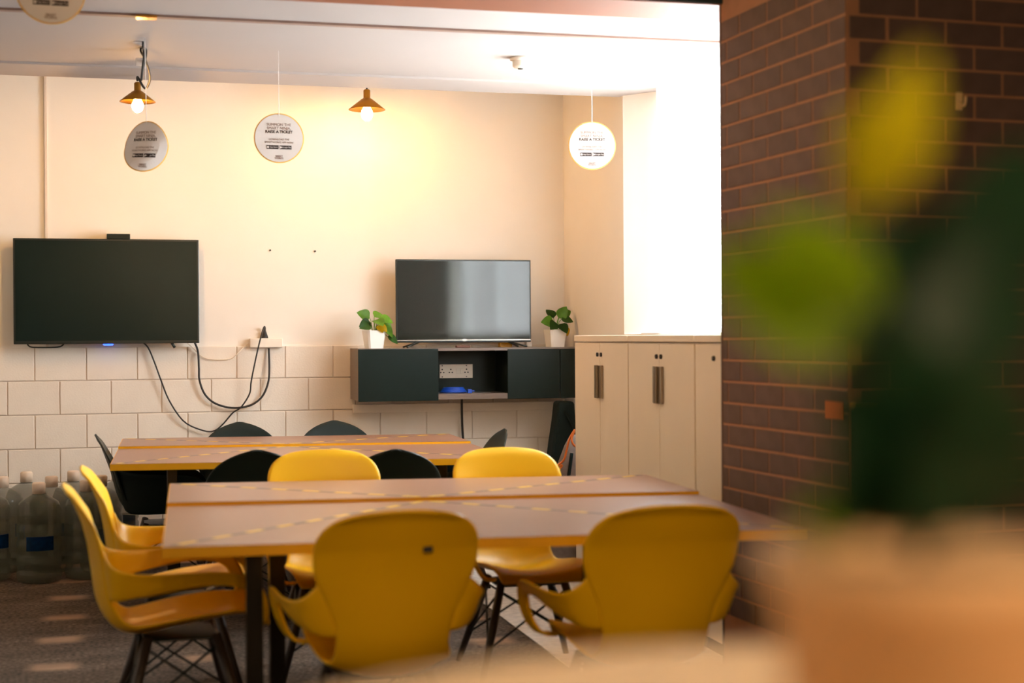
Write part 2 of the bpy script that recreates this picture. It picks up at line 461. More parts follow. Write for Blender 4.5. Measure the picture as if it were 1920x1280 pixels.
bm = bmesh.new(); tube(bm, cr([(0, -0.006, -0.005), (0, -0.03, -0.02), (0, -0.04, -0.01), (0, -0.042, 0.01)], 10), 0.005, 6); obj('prong', bm, M_clay, hk)
# dark box on the pillar corner
pb = on_front(1592, 764)
rb = thing('reader_box', 'dark metal box with a brass latch fixed to the brick pillar corner', 'box', pb, ang)
bx('case', 0, 0.26, -0.07, -0.001, -0.30, 0, M_dark, rb, 0.006)
bx('door', 0.012, 0.248, -0.076, -0.07, -0.288, -0.012, M_blk, rb, 0.003)
bx('latch', -0.01, 0.08, -0.05, -0.01, 0.0005, 0.022, M_brass, rb, 0.004)
pc = Vector((pn.x, pn.y, 0)) + e1 * 0.03
cardp = thing('orange_card', 'small orange card stuck on the side of the brick pillar', 'card', (pc.x, pc.y, atD(1575, 768, 5.1).z), ang)
bx('card_sheet', -0.004, -0.001, 0.0, 0.115, -0.03, 0.03, M_orange, cardp)

# ------------------------------------------------------------------ lockers along the right wall
XL = atX(1078, 760, 1).x * 2.385
def loc_y(u): return atX(u, 760, XL).y
Y1, Y2, Y3 = loc_y(1078), loc_y(1178), loc_y(1303)
ZL = 1.352
def locker(y0, y1, doors, label, handle_v):
    t = thing('storage_locker', label, 'locker', (XL, (y0 + y1) / 2, 0), 0)
    w = (y1 - y0) / 2
    bx('body', 0.02, XR - XL - 0.01, -w + 0.002, w - 0.002, 0.06, ZL - 0.035, M_lock, t)
    bx('top_panel', -0.004, XR - XL - 0.01, -w + 0.001, w - 0.001, ZL - 0.032, ZL, M_lock, t, 0.003)
    bx('plinth', 0.04, XR - XL - 0.03, -w + 0.01, w - 0.01, 0, 0.06, M_dark, t)
    n = doors
    for k in range(n):
        ya = -w + 0.003 + k * (2 * w - 0.006) / n; yb = ya + (2 * w - 0.006) / n
        d = bx('door', 0, 0.02, ya + 0.002, yb - 0.002, 0.07, ZL - 0.040, M_lock, t, 0.002)
        hy = yb - 0.03 if k == 0 and n > 1 else ya + 0.03
        hz = handle_v
        if n > 1 or k:
            bm = bmesh.new(); s = -1 if (k == 0) else 1
            edge = yb if k == 0 else ya
            box(bm, -0.014, -0.0005, min(edge + s * 0.006, edge + s * 0.058), max(edge + s * 0.006, edge + s * 0.058), hz - 0.085, hz + 0.085)
            box(bm, -0.026, -0.014, min(edge + s * 0.006, edge + s * 0.018), max(edge + s * 0.006, edge + s * 0.018), hz - 0.085, hz + 0.085)
            h_ = obj('handle', bm, M_chrome, d, 0.002)
        bm = bmesh.new()
        tube(bm, [(0.004, hy + (0.0 if n > 1 else w), ZL - 0.10), (-0.008, hy + (0.0 if n > 1 else w), ZL - 0.10)], 0.011, 10)
        obj('lock', bm, M_hole, d)
    return t
z1 = atX(1122, 715, XL).z; z2 = atX(1233, 721, XL).z
locker(Y2 + 0.002, Y1, 2, 'cream two-door locker at the end of the row, beside the black wall cabinet', z1)
locker(Y3 + 0.002, Y2 - 0.002, 2, 'cream two-door locker in the middle of the locker row', z2)
locker(pf.y + 0.05, Y3 - 0.002, 1, 'narrow cream single-door locker against the brick pillar', z2)

# ------------------------------------------------------------------ wall cabinet with its television
YC = 9.33
def WC(u, v, Y=YC): return atY(u, v, Y)
cL = WC(672, 700).x; cR = XR - 0.02
zT = WC(750, 653).z; zB = WC(750, 752).z
cab = thing('wall_cabinet', 'long black wall cabinet with an open middle bay under the smaller television', 'cabinet', ((cL + cR) / 2, YW - 0.02, zB))
ox, oy, oz = (cL + cR) / 2, YW - 0.02, zB
def cb(name, x0, x1, y0, y1, z0, z1, m, par=None, bev=0.0): return bx(name, x0 - ox, x1 - ox, y0 - oy, y1 - oy, z0 - oz, z1 - oz, m, par or cab, bev)
YB = YW - 0.021
zbb = WC(880, 748).z
cb('end_panel', cL, cL + 0.018, YC + 0.018, YB, zbb, zT - 0.018, M_cabw)
cb('end_panel', cR - 0.018, cR, YC + 0.018, YB, zbb, zT - 0.018, M_cabw)
cb('top_board', cL, cR, YC + 0.004, YB, zT - 0.018, zT, M_cabw)
cb('bottom_board', cL + 0.018, cR - 0.018, YC + 0.004, YB, zbb, zbb + 0.035, M_cabw)
cb('back_panel', cL + 0.018, cR - 0.018, YB - 0.012, YB, zbb + 0.035, zT - 0.018, M_cab)
xm0, xm1 = WC(822, 700).x, WC(952, 700).x
cb('divider', xm0 - 0.018, xm0, YC + 0.02, YB - 0.012, zbb + 0.035, zT - 0.018, M_cab)
cb('divider', xm1, xm1 + 0.018, YC + 0.02, YB - 0.012, zbb + 0.035, zT - 0.018, M_cab)
cb('door', cL, xm0, YC, YC + 0.018, zB, zT - 0.004, M_cab, None, 0.002)
cb('door', xm1, WC(1050, 700).x, YC, YC + 0.018, zbb - 0.003, zT - 0.010, M_cab, None, 0.002)
cb('door', WC(1050, 700).x + 0.003, cR, YC, YC + 0.018, zbb - 0.003, zT - 0.010, M_cab, None, 0.002)
# socket plate in the open bay
pa, pb2 = WC(824, 683, YB - 0.014), WC(886, 708, YB - 0.014)
sp = thing('socket_plate', 'white multi-socket plate in the open bay of the black wall cabinet', 'socket', ((pa.x + pb2.x) / 2, YB - 0.0125, (pa.z + pb2.z) / 2))
w, h = (pb2.x - pa.x) / 2, (pa.z - pb2.z) / 2
bx('plate', -w, w, -0.008, 0, -h, h, M_socket, sp, 0.002)
for k in range(2): bx('switch', 0.0 + k * 0.026, 0.022 + k * 0.026, -0.013, -0.008, -0.018, 0.018, M_white, sp, 0.002)
for cxk in (-w * 0.85, -w * 0.33, w * 0.62):
    bm = bmesh.new()
    for dx, dz in ((0, 0.012), (-0.010, -0.008), (0.010, -0.008)): tube(bm, [(cxk + dx, -0.0095, dz), (cxk + dx, -0.0081, dz)], 0.005, 8)
    obj('socket_hole', bm, M_hole, sp)
for cxk, dz in ((-w * 0.85, h * 0.8), (-w * 0.85, -h * 0.8), (w * 0.62, h * 0.8), (w * 0.62, -h * 0.8)):
    bm = bmesh.new(); tube(bm, [(cxk, -0.0095, dz), (cxk, -0.0081, dz)], 0.004, 8); obj('screw', bm, M_hole, sp)
# blue cable bundle in the bay
q = WC(850, 729, 9.5)
bmc = bmesh.new()
for k in range(4):
    pts = [(0.085 * math.cos(a) * (1 - 0.08 * k), 0.05 * math.sin(a), 0.007 + 0.008 * k) for a in [i * 2 * math.pi / 20 for i in range(21)]]
    tube(bmc, pts, 0.0055, 6)
co = tag(obj('cable_coil', bmc, M_blue), 'coil of blue cable lying in the open bay of the black wall cabinet', 'cable')
co.location = (q.x, 9.5, zbb + 0.036)
q = WC(872, 729, 9.48)
bmc = bmesh.new(); box(bmc, -0.014, 0.014, -0.02, 0.02, 0, 0.026); box(bmc, 0.014, 0.034, -0.005, 0.005, 0.009, 0.017)
pg = tag(obj('cable_plug', bmc, [M_blue], None, 0.003), 'small blue cable plug beside the coil in the wall cabinet', 'plug'); pg.location = (q.x + 0.015, 9.42, zbb + 0.0355)
# trunking under the cabinet and black power cord
zt0, zt1 = atY(800, 756, YW - 0.05).z, atY(800, 772, YW - 0.05).z
xq0, xq1 = atY(662, 760, YW - 0.05).x, atY(1042, 760, YW - 0.05).x
tr = tag(bx('cable_trunking', xq0, xq1, YW - 0.06, YW - 0.0205, zt1, zt0, M_block, None, 0.003), 'white cable trunking on the block wall under the black cabinet', 'trunking')
pts = [atY(866, 748, YW - 0.10), atY(866, 775, YW - 0.085), atY(867, 805, YW - 0.06), atY(870, 850, YW - 0.055), atY(872, 900, YW - 0.06), atY(874, 985, YW - 0.08)]
bm = bmesh.new(); tube(bm, cr(pts, 30), 0.008, 8)
tag(obj('power_cord', bm, M_cord), 'black power cord hanging from the underside of the wall cabinet', 'cord')

# ------------------------------------------------------------------ televisions
def television(name, label, u0, u1, v0, v1, Y, th, bez):
    a, b = atY(u0, v0, Y), atY(u1, v1, Y)
    X0, X1, Z1, Z0 = a.x, b.x, a.z, b.z
    t = thing(name, label, 'television', ((X0 + X1) / 2, Y, Z0))
    w, h = (X1 - X0) / 2, Z1 - Z0
    bm = bmesh.new()
    box(bm, -w, w, 0.0, th * 0.5, 0, h); obj('cabinet', bm, M_bezel, t, 0.004)
    bx('back_cover', -w * 0.6, w * 0.6, th * 0.5 + 0.001, th, h * 0.12, h * 0.75, M_bezel, t, 0.008)
    bx('screen', -w + bez, w - bez, -0.0025, -0.0005, bez * 1.6, h - bez, M_screen if th < 0.06 else M_matte, t)
    return t, w, h
tvA, wA, hA = television('television', 'large black television mounted on the wall above the block courses', 24, 374, 446, 643, YW - 0.13, 0.08, 0.012)
bx('wall_mount', -0.25, 0.25, 0.081, 0.129, 0.15, 0.45, M_dark, tvA)
bm = bmesh.new(); lathe(bm, [(0.0, -0.012), (0.02, -0.010), (0.026, -0.004), (0.02, -0.0005), (0, -0.0005)], 16)
bmesh.ops.scale(bm, vec=(1.3, 0.5, 1), verts=bm.verts[:]); led = obj('power_light', bm, M_led, tvA, loc=(atY(203, 643, YW - 0.13).x - tvA.location.x, 0.02, 0))
def tvx(u): return atY(u, 643, YW - 0.13).x - tvA.location.x
bm = bmesh.new(); tube(bm, cr([(tvx(50), 0.02, 0.005), (tvx(56), 0.02, -0.015), (tvx(70), 0.02, -0.020), (tvx(100), 0.02, -0.020), (tvx(114), 0.02, -0.014), (tvx(120), 0.02, 0.004)], 24), 0.005, 6); obj('foot_bracket', bm, M_bezel, tvA)
bm = bmesh.new(); tube(bm, [(tvx(322), 0.02, 0.004), (tvx(328), 0.02, -0.028)], 0.010, 6); obj('foot_bracket', bm, M_bezel, tvA)
a, b = atY(200, 432, YW - 0.10), atY(244, 447, YW - 0.10)
stb = thing('media_box', 'small black media box on top of the large wall television', 'box', ((a.x + b.x) / 2, YW - 0.105, tvA.location.z + hA))
ww = (b.x - a.x) / 2
bx('case', -ww, ww, -0.02, 0.055, 0.0005, 0.032, M_blk, stb, 0.003)
bx('lid', -ww, ww, -0.02, 0.055, 0.0325, 0.045, M_socket, stb, 0.002)

YT = 9.50
tvB, wB, hB = television('television', 'smaller black television standing on the black wall cabinet', 742, 996, 486, 641, YT, 0.05, 0.010)
tvB.location.z = zT + 0.035
bx('trim_strip', -wB + 0.004, wB - 0.004, -0.004, -0.0026, 0.012, 0.018, M_silver, tvB)
bm = bmesh.new(); tube(bm, [(0, -0.0055, 0.015), (0, -0.0041, 0.015)], 0.012, 16); bmesh.ops.scale(bm, vec=(1.6, 1, 0.6), space=Matrix.Translation((0, 0, -0.015)), verts=bm.verts[:]); obj('maker_badge', bm, M_silver, tvB)
for sx in (-1, 1):
    bm = bmesh.new(); tube(bm, [(sx * wB * 0.66, 0.02, 0.004), (sx * wB * 0.88, -0.09, -0.0285)], 0.006, 6); tube(bm, [(sx * wB * 0.66, 0.02, 0.004), (sx * wB * 0.86, 0.10, -0.0285)], 0.006, 6)
    obj('stand_foot', bm, M_bezel, tvB)
# small things on the cabinet top, under the screen
q = WC(872, 648, 9.4)
tag(bx('remote_control', q.x - 0.06, q.x + 0.03, 9.38, 9.42, zT + 0.0005, zT + 0.016, mat('brown_plastic', (96, 54, 34), 0.5), None, 0.004), 'brown remote control lying on the wall cabinet under the smaller television', 'remote control')
q = WC(958, 643, 9.56)
tag(bx('yellow_note_pad', q.x - 0.06, q.x + 0.02, 9.61, 9.67, zT + 0.0005, zT + 0.03, M_edge, None, 0.002), 'yellow note pad on the wall cabinet behind the smaller television', 'note pad')
q = WC(993, 643, 9.56)
tag(bx('white_adapter', q.x - 0.02, q.x + 0.02, 9.57, 9.62, zT + 0.0005, zT + 0.045, M_socket, None, 0.004), 'small white adapter block on the cabinet beside the smaller television', 'adapter')

# ------------------------------------------------------------------ potted plants on the cabinet
def leaf_mesh(L, W, m, fold=0.25, droop=0.3, n=7, wave=0.0):
    bm = bmesh.new(); rows = []
    for i in range(n + 1):
        t = i / n
        w = W * (math.sin(math.pi * min(1, t ** 0.75)) ** 0.8) * (1 if t < 1 else 0) + 0.0004
        y = L * t; z = -droop * L * t * t + wave * L * math.sin(t * 5)
        rows.append([bm.verts.new((-w, y, z + fold * w)), bm.verts.new((-w * 0.5, y, z + fold * w * 0.4)), bm.verts.new((0, y, z)), bm.verts.new((w * 0.5, y, z + fold * w * 0.4)), bm.verts.new((w, y, z + fold * w))])
    for a, b in zip(rows, rows[1:]):
        for k in range(4):
            f = bm.faces.new((a[k], a[k + 1], b[k + 1], b[k])); f.smooth = True
    g = bmesh.ops.solidify(bm, geom=bm.faces[:], thickness=max(L * 0.008, 0.0006))
    return to_mesh(bm, 'leaf', m)
LF = [leaf_mesh(0.090, 0.040, M_leaf), leaf_mesh(0.08, 0.037, M_leafm), leaf_mesh(0.058, 0.028, M_leafy)]
def place_leaf(me, parent, tip_base, direction, roll=0.0, name='leaf', hint=(0, 0, 1)):
    o = link(name, me, parent)
    d = Vector(direction).normalized()
    s = d.cross(Vector(hint))
    if s.length < 1e-4: s = Vector((1, 0, 0))
    s.normalize(); n = s.cross(d)
    R = Matrix((s, d, n)).transposed()
    R = R @ Matrix.Rotation(roll, 3, 'Y')
    o.matrix_local = Matrix.Translation(Vector(tip_base)) @ R.to_4x4()
    return o
def square_pot(parent, w0, w1, h, m, name='pot'):
    bm = bmesh.new()
    def ring(w, z, r=0.2):
        return [bm.verts.new((x * w, y * w, z)) for x, y in ((1, 1 - r), (1 - r, 1), (-1 + r, 1), (-1, 1 - r), (-1, -1 + r), (-1 + r, -1), (1 - r, -1), (1, -1 + r))]
    R = [ring(w0, 0), ring(w1, h), ring(w1 - 0.006, h), ring(w1 - 0.010, h - 0.02)]
    bm.faces.new(R[0]); bm.faces.new(R[-1])
    for a, b in zip(R, R[1:]):
        for k in range(8): bm.faces.new((a[k], a[(k + 1) % 8], b[(k + 1) % 8], b[k]))
    return obj(name, bm, m, parent)
def potted(u, label, leaves, wpot=0.062, hpot=0.115):
    p = atY(u, 640, 9.42)
    t = thing('potted_plant', label, 'plant', (p.x, 9.42, zT + 0.0005), 0.2)
    square_pot(t, wpot * 0.78, wpot, hpot, M_pot)
    bx('soil', -wpot * 0.8, wpot * 0.8, -wpot * 0.8, wpot * 0.8, hpot - 0.0195, hpot - 0.012, M_soil, t)
    for (dx, dy, dz, ex, ey, ez, k) in leaves:
        base = (dx * 0.3, dy * 0.3, hpot - 0.014)
        tip = (dx, dy, dz)
        bm = bmesh.new(); mid = (dx * 0.6, dy * 0.6, (hpot + dz) / 2 + 0.01)
        tube(bm, cr([base, mid, tip], 8), 0.0022, 5); obj('stem', bm, M_leaf, t)
        place_leaf(LF[k], t, tip, (ex, ey * 0.6, ez), random.uniform(-0.3, 0.3), 'leaf', (0, -0.85, 0.5))
    return t
potted(701, 'green plant with a trailing leaf, in a white pot on the wall cabinet', [
    (-0.03, -0.02, 0.165, -0.9, -0.5, -0.2, 1), (-0.02, 0.02, 0.195, -0.6, -0.3, 0.3, 0), (0.0, -0.03, 0.18, 0.1, -1, -0.1, 0),
    (0.03, -0.02, 0.19, 0.8, -0.6, -0.1, 0), (0.05, 0.0, 0.17, 0.9, -0.3, -0.5, 0), (0.01, -0.04, 0.145, 0.3, -0.8, -0.4, 2),
    (0.055, -0.03, 0.14, 0.7, -0.4, -0.6, 0), (-0.04, -0.03, 0.15, -0.7, -0.7, -0.1, 1), (0.015, 0.03, 0.20, 0.5, 0.3, 0.2, 0),
    (0.02, -0.05, 0.14, 0.5, -0.7, -0.3, 2), (0.085, -0.02, 0.075, 0.8, -0.4, -0.35, 1)])
potted(1041, 'upright green plant in a white pot on the cabinet end by the lockers', [
    (-0.03, -0.03, 0.165, -0.9, -0.5, 0.05, 0), (-0.01, -0.03, 0.16, -0.5, -0.8, -0.3, 1), (0.02, -0.01, 0.19, 0.3, -0.5, 0.5, 0),
    (0.03, -0.03, 0.18, 0.7, -0.6, 0.0, 1), (0.035, 0.0, 0.20, 0.6, -0.2, 0.4, 0), (0.01, -0.05, 0.15, 0.2, -0.9, -0.4, 1),
    (0.05, -0.03, 0.125, 0.4, -0.5, -0.8, 2), (0.0, 0.02, 0.19, -0.2, 0.4, 0.5, 1)])

# ------------------------------------------------------------------ wall socket box and cords by the large television
YS = YW - 0.06
a, b = atY(469, 634, YS), atY(530, 651, YS)
sb = thing('extension_box', 'white extension socket box on the wall between the televisions', 'socket box', ((a.x + b.x) / 2, YW, (a.z + b.z) / 2))
w, h = (b.x - a.x) / 2, (a.z - b.z) / 2
bx('case', -w, w, -0.06, 0.0, -h, h, M_socket, sb, 0.004)
bx('cover_seam', -w + 0.01, w - 0.01, -0.062, -0.0605, -0.003, 0.0, M_white, sb)
p = atY(497, 626, YS - 0.01)
bm = bmesh.new(); lathe(bm, [(0, 0.075), (0.006, 0.073), (0.010, 0.045), (0.022, 0.01), (0.024, 0.0), (0, 0.0)], 12)
plug = tag(obj('plug', bm, M_cord), 'black plug standing on the white extension socket box', 'plug'); plug.location = (p.x, YW - 0.03, sb.location.z + h + 0.0005)
YD = YW - 0.05
def cordpts(lst): return cr([atY(u, v, y) for u, v, y in lst], 70)
bm = bmesh.new(); tube(bm, cordpts([(266, 640, YW - 0.07), (278, 652, YD), (290, 680, YD), (302, 713, YD), (318, 752, YD), (345, 790, YD), (378, 806, YD), (400, 808, YD), (417, 796, YD), (436, 774, YD - 0.015), (452, 763, YD - 0.02), (468, 738, YD - 0.02), (471, 715, YD - 0.03), (479, 675, YD - 0.05), (487, 640, YD - 0.05), (493, 618, YD - 0.03), (496, 612, YW - 0.035), (497.5, 617, YW - 0.03)]), 0.0048, 6)
tag(obj('power_cord', bm, M_cord), 'thin black cord looping from the large television to the plug', 'cord')
bm = bmesh.new(); tube(bm, cordpts([(364, 640, YW - 0.07), (371, 658, YD), (373, 690, YD), (374, 712, YD), (383, 737, YD), (400, 754, YD), (425, 763, YD), (450, 764, YD), (475, 757, YD), (493, 741, YD), (503, 716, YD), (505, 690, YD), (504, 653, YW - 0.04)]), 0.0066, 6)
tag(obj('television_cable', bm, M_cord), 'thick black cable hanging in a loop under the white extension box', 'cable')
bm = bmesh.new(); tube(bm, cordpts([(350, 642, YW - 0.07), (362, 652, YD), (376, 666, YD + 0.018), (393, 673, YD + 0.018), (430, 673, YD + 0.018), (446, 662, YD), (460, 648, YW - 0.03), (467.5, 644, YW - 0.03)]), 0.003, 6)
tag(obj('white_cable', bm, M_cordw), 'thin white cable from the large television to the extension box', 'cable')
for k, (u, v) in enumerate(((506.5, 469), (590.5, 471))):
    p = atY(u, v, YW)
    bm = bmesh.new(); tube(bm, [(0, -0.008, 0), (0, 0.0, 0)], 0.006, 8)
    s = tag(obj('wall_screw', bm, M_hole), 'small dark screw in the bare wall above the extension box', 'screw', 'screws in the wall'); s.location = p

# ------------------------------------------------------------------ gig bag, grey bag, orange cord
p = atY(1058, 820, 9.25)
gb = thing('guitar_bag', 'black guitar bag leaning under the wall cabinet beside the lockers', 'guitar bag', (p.x, 9.30, 0))
bm = bmesh.new()
def gx(u, v): 
    q = atY(u, v, 9.25); return (q.x - p.x, q.z)
outl = [gx(1046, 752), gx(1076, 752), gx(1080, 800), gx(1082, 880), gx(1086, 960), gx(1078, 1018), gx(1020, 1018), gx(1008, 975), gx(1014, 930), gx(1030, 880), gx(1036, 830), gx(1042, 790)]
outl = [(x, max(z, 0.0)) for x, z in outl]
prism(bm, outl, -0.07, 0.07)
g = obj('bag_body', bm, M_bag, gb); bv = g.modifiers.new('bevel', 'BEVEL'); bv.width = 0.02; bv.segments = 3
bm = bmesh.new(); tube(bm, cr([(gx(1048, 790)[0] + 0.03, -0.068, gx(0, 790)[1]), (0.05, -0.10, gx(0, 830)[1]), (0.04, -0.068, gx(0, 880)[1])], 14), 0.008, 6); obj('carry_strap', bm, M_bag, gb)
p = atY(1075, 850, 8.15)
zg = atY(1070, 815, 8.15).z
gg = thing('canvas_bag', 'tall grey canvas bag standing between the guitar bag and the lockers', 'bag', (atY(1060, 850, 8.15).x, 8.15, 0))
bm = bmesh.new()
prof = [(0.17, 0), (0.18, 0.1), (0.17, 0.35), (0.125, 0.60), (0.07, zg - 0.06), (0.03, zg)]
lathe(bm, [(0, 0.0)] + prof + [(0, zg)], 14)
for vv in bm.verts: vv.co.x += 0.07 * (vv.co.z / zg); vv.co.y *= 0.7; vv.co.x *= 0.75
obj('bag_body', bm, M_bagg, gg)
bm = bmesh.new(); tube(bm, cr([(0.02, -0.06, zg - 0.10), (-0.02, -0.10, zg * 0.6), (-0.03, -0.125, zg * 0.3)], 12), 0.010, 6); obj('strap', bm, M_bag, gg)
bm = bmesh.new()
Yo = 7.98
tube(bm, cr([atY(1078, 805, Yo), atY(1068, 822, Yo), (atY(1062, 845, Yo)), atY(1057, 862, Yo), atY(1045, 873, Yo), atY(1054, 872, Yo), atY(1047, 882, Yo), atY(1044, 893, Yo), atY(1040, 915, Yo)], 50), 0.006, 6)
tube(bm, cr([atY(1078, 806, Yo), atY(1072, 822, Yo - 0.01), atY(1075, 833, Yo - 0.01), atY(1082, 838, Yo)], 20), 0.006, 6)
dc = obj('loose_cord', bm, M_orange, gg); dc.location = -Vector(gg.location); dc['label'] = 'loose orange cord over the bag'  # orange cord draped over the bag, parented to it

# ------------------------------------------------------------------ pendant lamps
def pendant(label, loc, rad, cord_pts, group=None, m=M_bulb2):
    t = thing('pendant_lamp', label, 'lamp', loc, 0, group)     # origin at the centre of the shade rim
    s = rad / 0.105
    bm = bmesh.new()
    o_ = [(0.022, 0.066), (0.030, 0.062), (0.105, 0.002), (0.105, 0.0), (0.028, 0.058), (0.020, 0.062)]
    lathe(bm, [(r_ * s, z_ * s) for r_, z_ in o_ + [o_[0]]], 36); obj('shade', bm, M_brass, t)
    bm = bmesh.new(); lathe(bm, [(0, 0.118 * s), (0.012 * s, 0.118 * s), (0.020 * s, 0.110 * s), (0.020 * s, 0.068 * s), (0.024 * s, 0.064 * s), (0.018 * s, 0.045 * s), (0, 0.045 * s)], 20); obj('lamp_holder', bm, M_brass, t)
    bm = bmesh.new(); lathe(bm, [(0, 0.044 * s), (0.014 * s, 0.043 * s), (0.018 * s, 0.02 * s), (0.032 * s, -0.012 * s), (0.034 * s, -0.03 * s), (0.026 * s, -0.05 * s), (0.012 * s, -0.062 * s), (0, -0.064 * s)], 20); obj('bulb', bm, m, t)
    bm = bmesh.new(); tube(bm, cr([Vector(q) - Vector(loc) for q in cord_pts], 90), 0.006, 6); obj('cord', bm, M_cord, t)
    return t
pl1 = atY(258, 191, 8.36)
def L1(u, v, y=8.25): return atY(u, v, y)
hookp = atZ(268, 78, ZC)
pendant('brass pendant lamp with a knotted cord hanging in front of the ceiling edge', pl1, atY(292, 191, 8.36).x - pl1.x,
        [pl1 + Vector((0, 0, 0.115)), pl1 + Vector((0.002, 0, 0.135)), L1(272, 166, 8.2), L1(281, 150, 8.05), L1(279, 130, 7.9), L1(272, 110, 7.75), L1(265, 98, 7.66), L1(264, 91, 7.64), L1(269, 88, 7.62), L1(274, 94, 7.64), L1(273, 108, 7.68), L1(268, 128, 7.72), L1(265, 150, 7.74), L1(267, 130, 7.70), L1(270, 105, 7.66), L1(269, 92, 7.62), hookp + Vector((0, 0, -0.025)), hookp], None, M_bulb3)
pl2 = atY(688, 206, 9.2)
pendant('brass pendant lamp hanging straight down above the smaller television', pl2, atY(722, 206, 9.2).x - pl2.x,
        [pl2 + Vector((0, 0, 0.115)), pl2 + Vector((0, 0, 0.25)), (pl2.x, pl2.y, 3.149)])
for k, (x, y) in enumerate(((-2.1, 8.85), (0.9, 4.6), (0.1, 2.3), (1.3, 2.3), (0.4, 1.15), (-0.7, -0.5), (0.7, -0.9))):  # all but the first are added out of view to light the foreground
    zz = 2.42 if y > 8 else (2.62 if y > 4 else 2.3)
    pendant('added brass pendant lamp, unseen, lighting the foreground' if y < 8 else 'brass pendant lamp above the water jars', (x, y, zz), 0.105,
            [(x, y, zz + 0.115), (x, y, zz + 0.3), (x, y, 3.149 if y > 8 else 3.199)], 'added pendant lamps out of view' if y < 8 else None, M_bulb)
# added globe lamp, unseen behind the viewer, to brighten the foreground
fl_ = thing('fill_lamp', 'added unseen globe lamp brightening the foreground', 'lamp', (0.95, -0.75, 0))
bm = bmesh.new(); lathe(bm, [(0, 0), (0.15, 0), (0.15, 0.012), (0.02, 0.025), (0, 0.025)], 28); obj('base', bm, M_dark, fl_)
bm = bmesh.new(); lathe(bm, [(0, 0.02), (0.012, 0.02), (0.012, 1.53), (0, 1.53)], 12); obj('pole', bm, M_dark, fl_)
bm = bmesh.new(); lathe(bm, [(0.19 * math.sin(math.pi * k / 16), 1.72 - 0.19 * math.cos(math.pi * k / 16)) for k in range(17)], 32)
obj('globe_shade', bm, mat('fill_glow', (255, 236, 205), 0.6, emit=(255, 216, 170), estr=FILL_GLOBE), fl_)
# little white tag on the first cord
p = L1(262, 117, 7.72)
tag(bx('cord_tag', p.x - 0.02, p.x + 0.02, 7.705, 7.715, p.z - 0.02, p.z + 0.02, M_paper, None, 0.003), 'small white tag tied to the knotted lamp cord', 'tag')

# ------------------------------------------------------------------ smoke detector
p = atZ(976, 108, ZC)
sd = thing('smoke_detector', 'round white smoke detector on the white ceiling', 'smoke detector', (p.x, p.y, ZC))
bm = bmesh.new(); lathe(bm, [(0, -0.001), (0.055, -0.001), (0.055, -0.014), (0.045, -0.018), (0, -0.018)], 24); obj('base', bm, M_white, sd)
bm = bmesh.new(); lathe(bm, [(0.042, -0.0185), (0.042, -0.045), (0.032, -0.055), (0, -0.056)], 24); obj('sensor_cap', bm, M_white, sd)
bm = bmesh.new(); lathe(bm, [(0.015, -0.0565), (0.015, -0.060), (0, -0.060)], 12); obj('sensor_eye', bm, M_hole, sd)

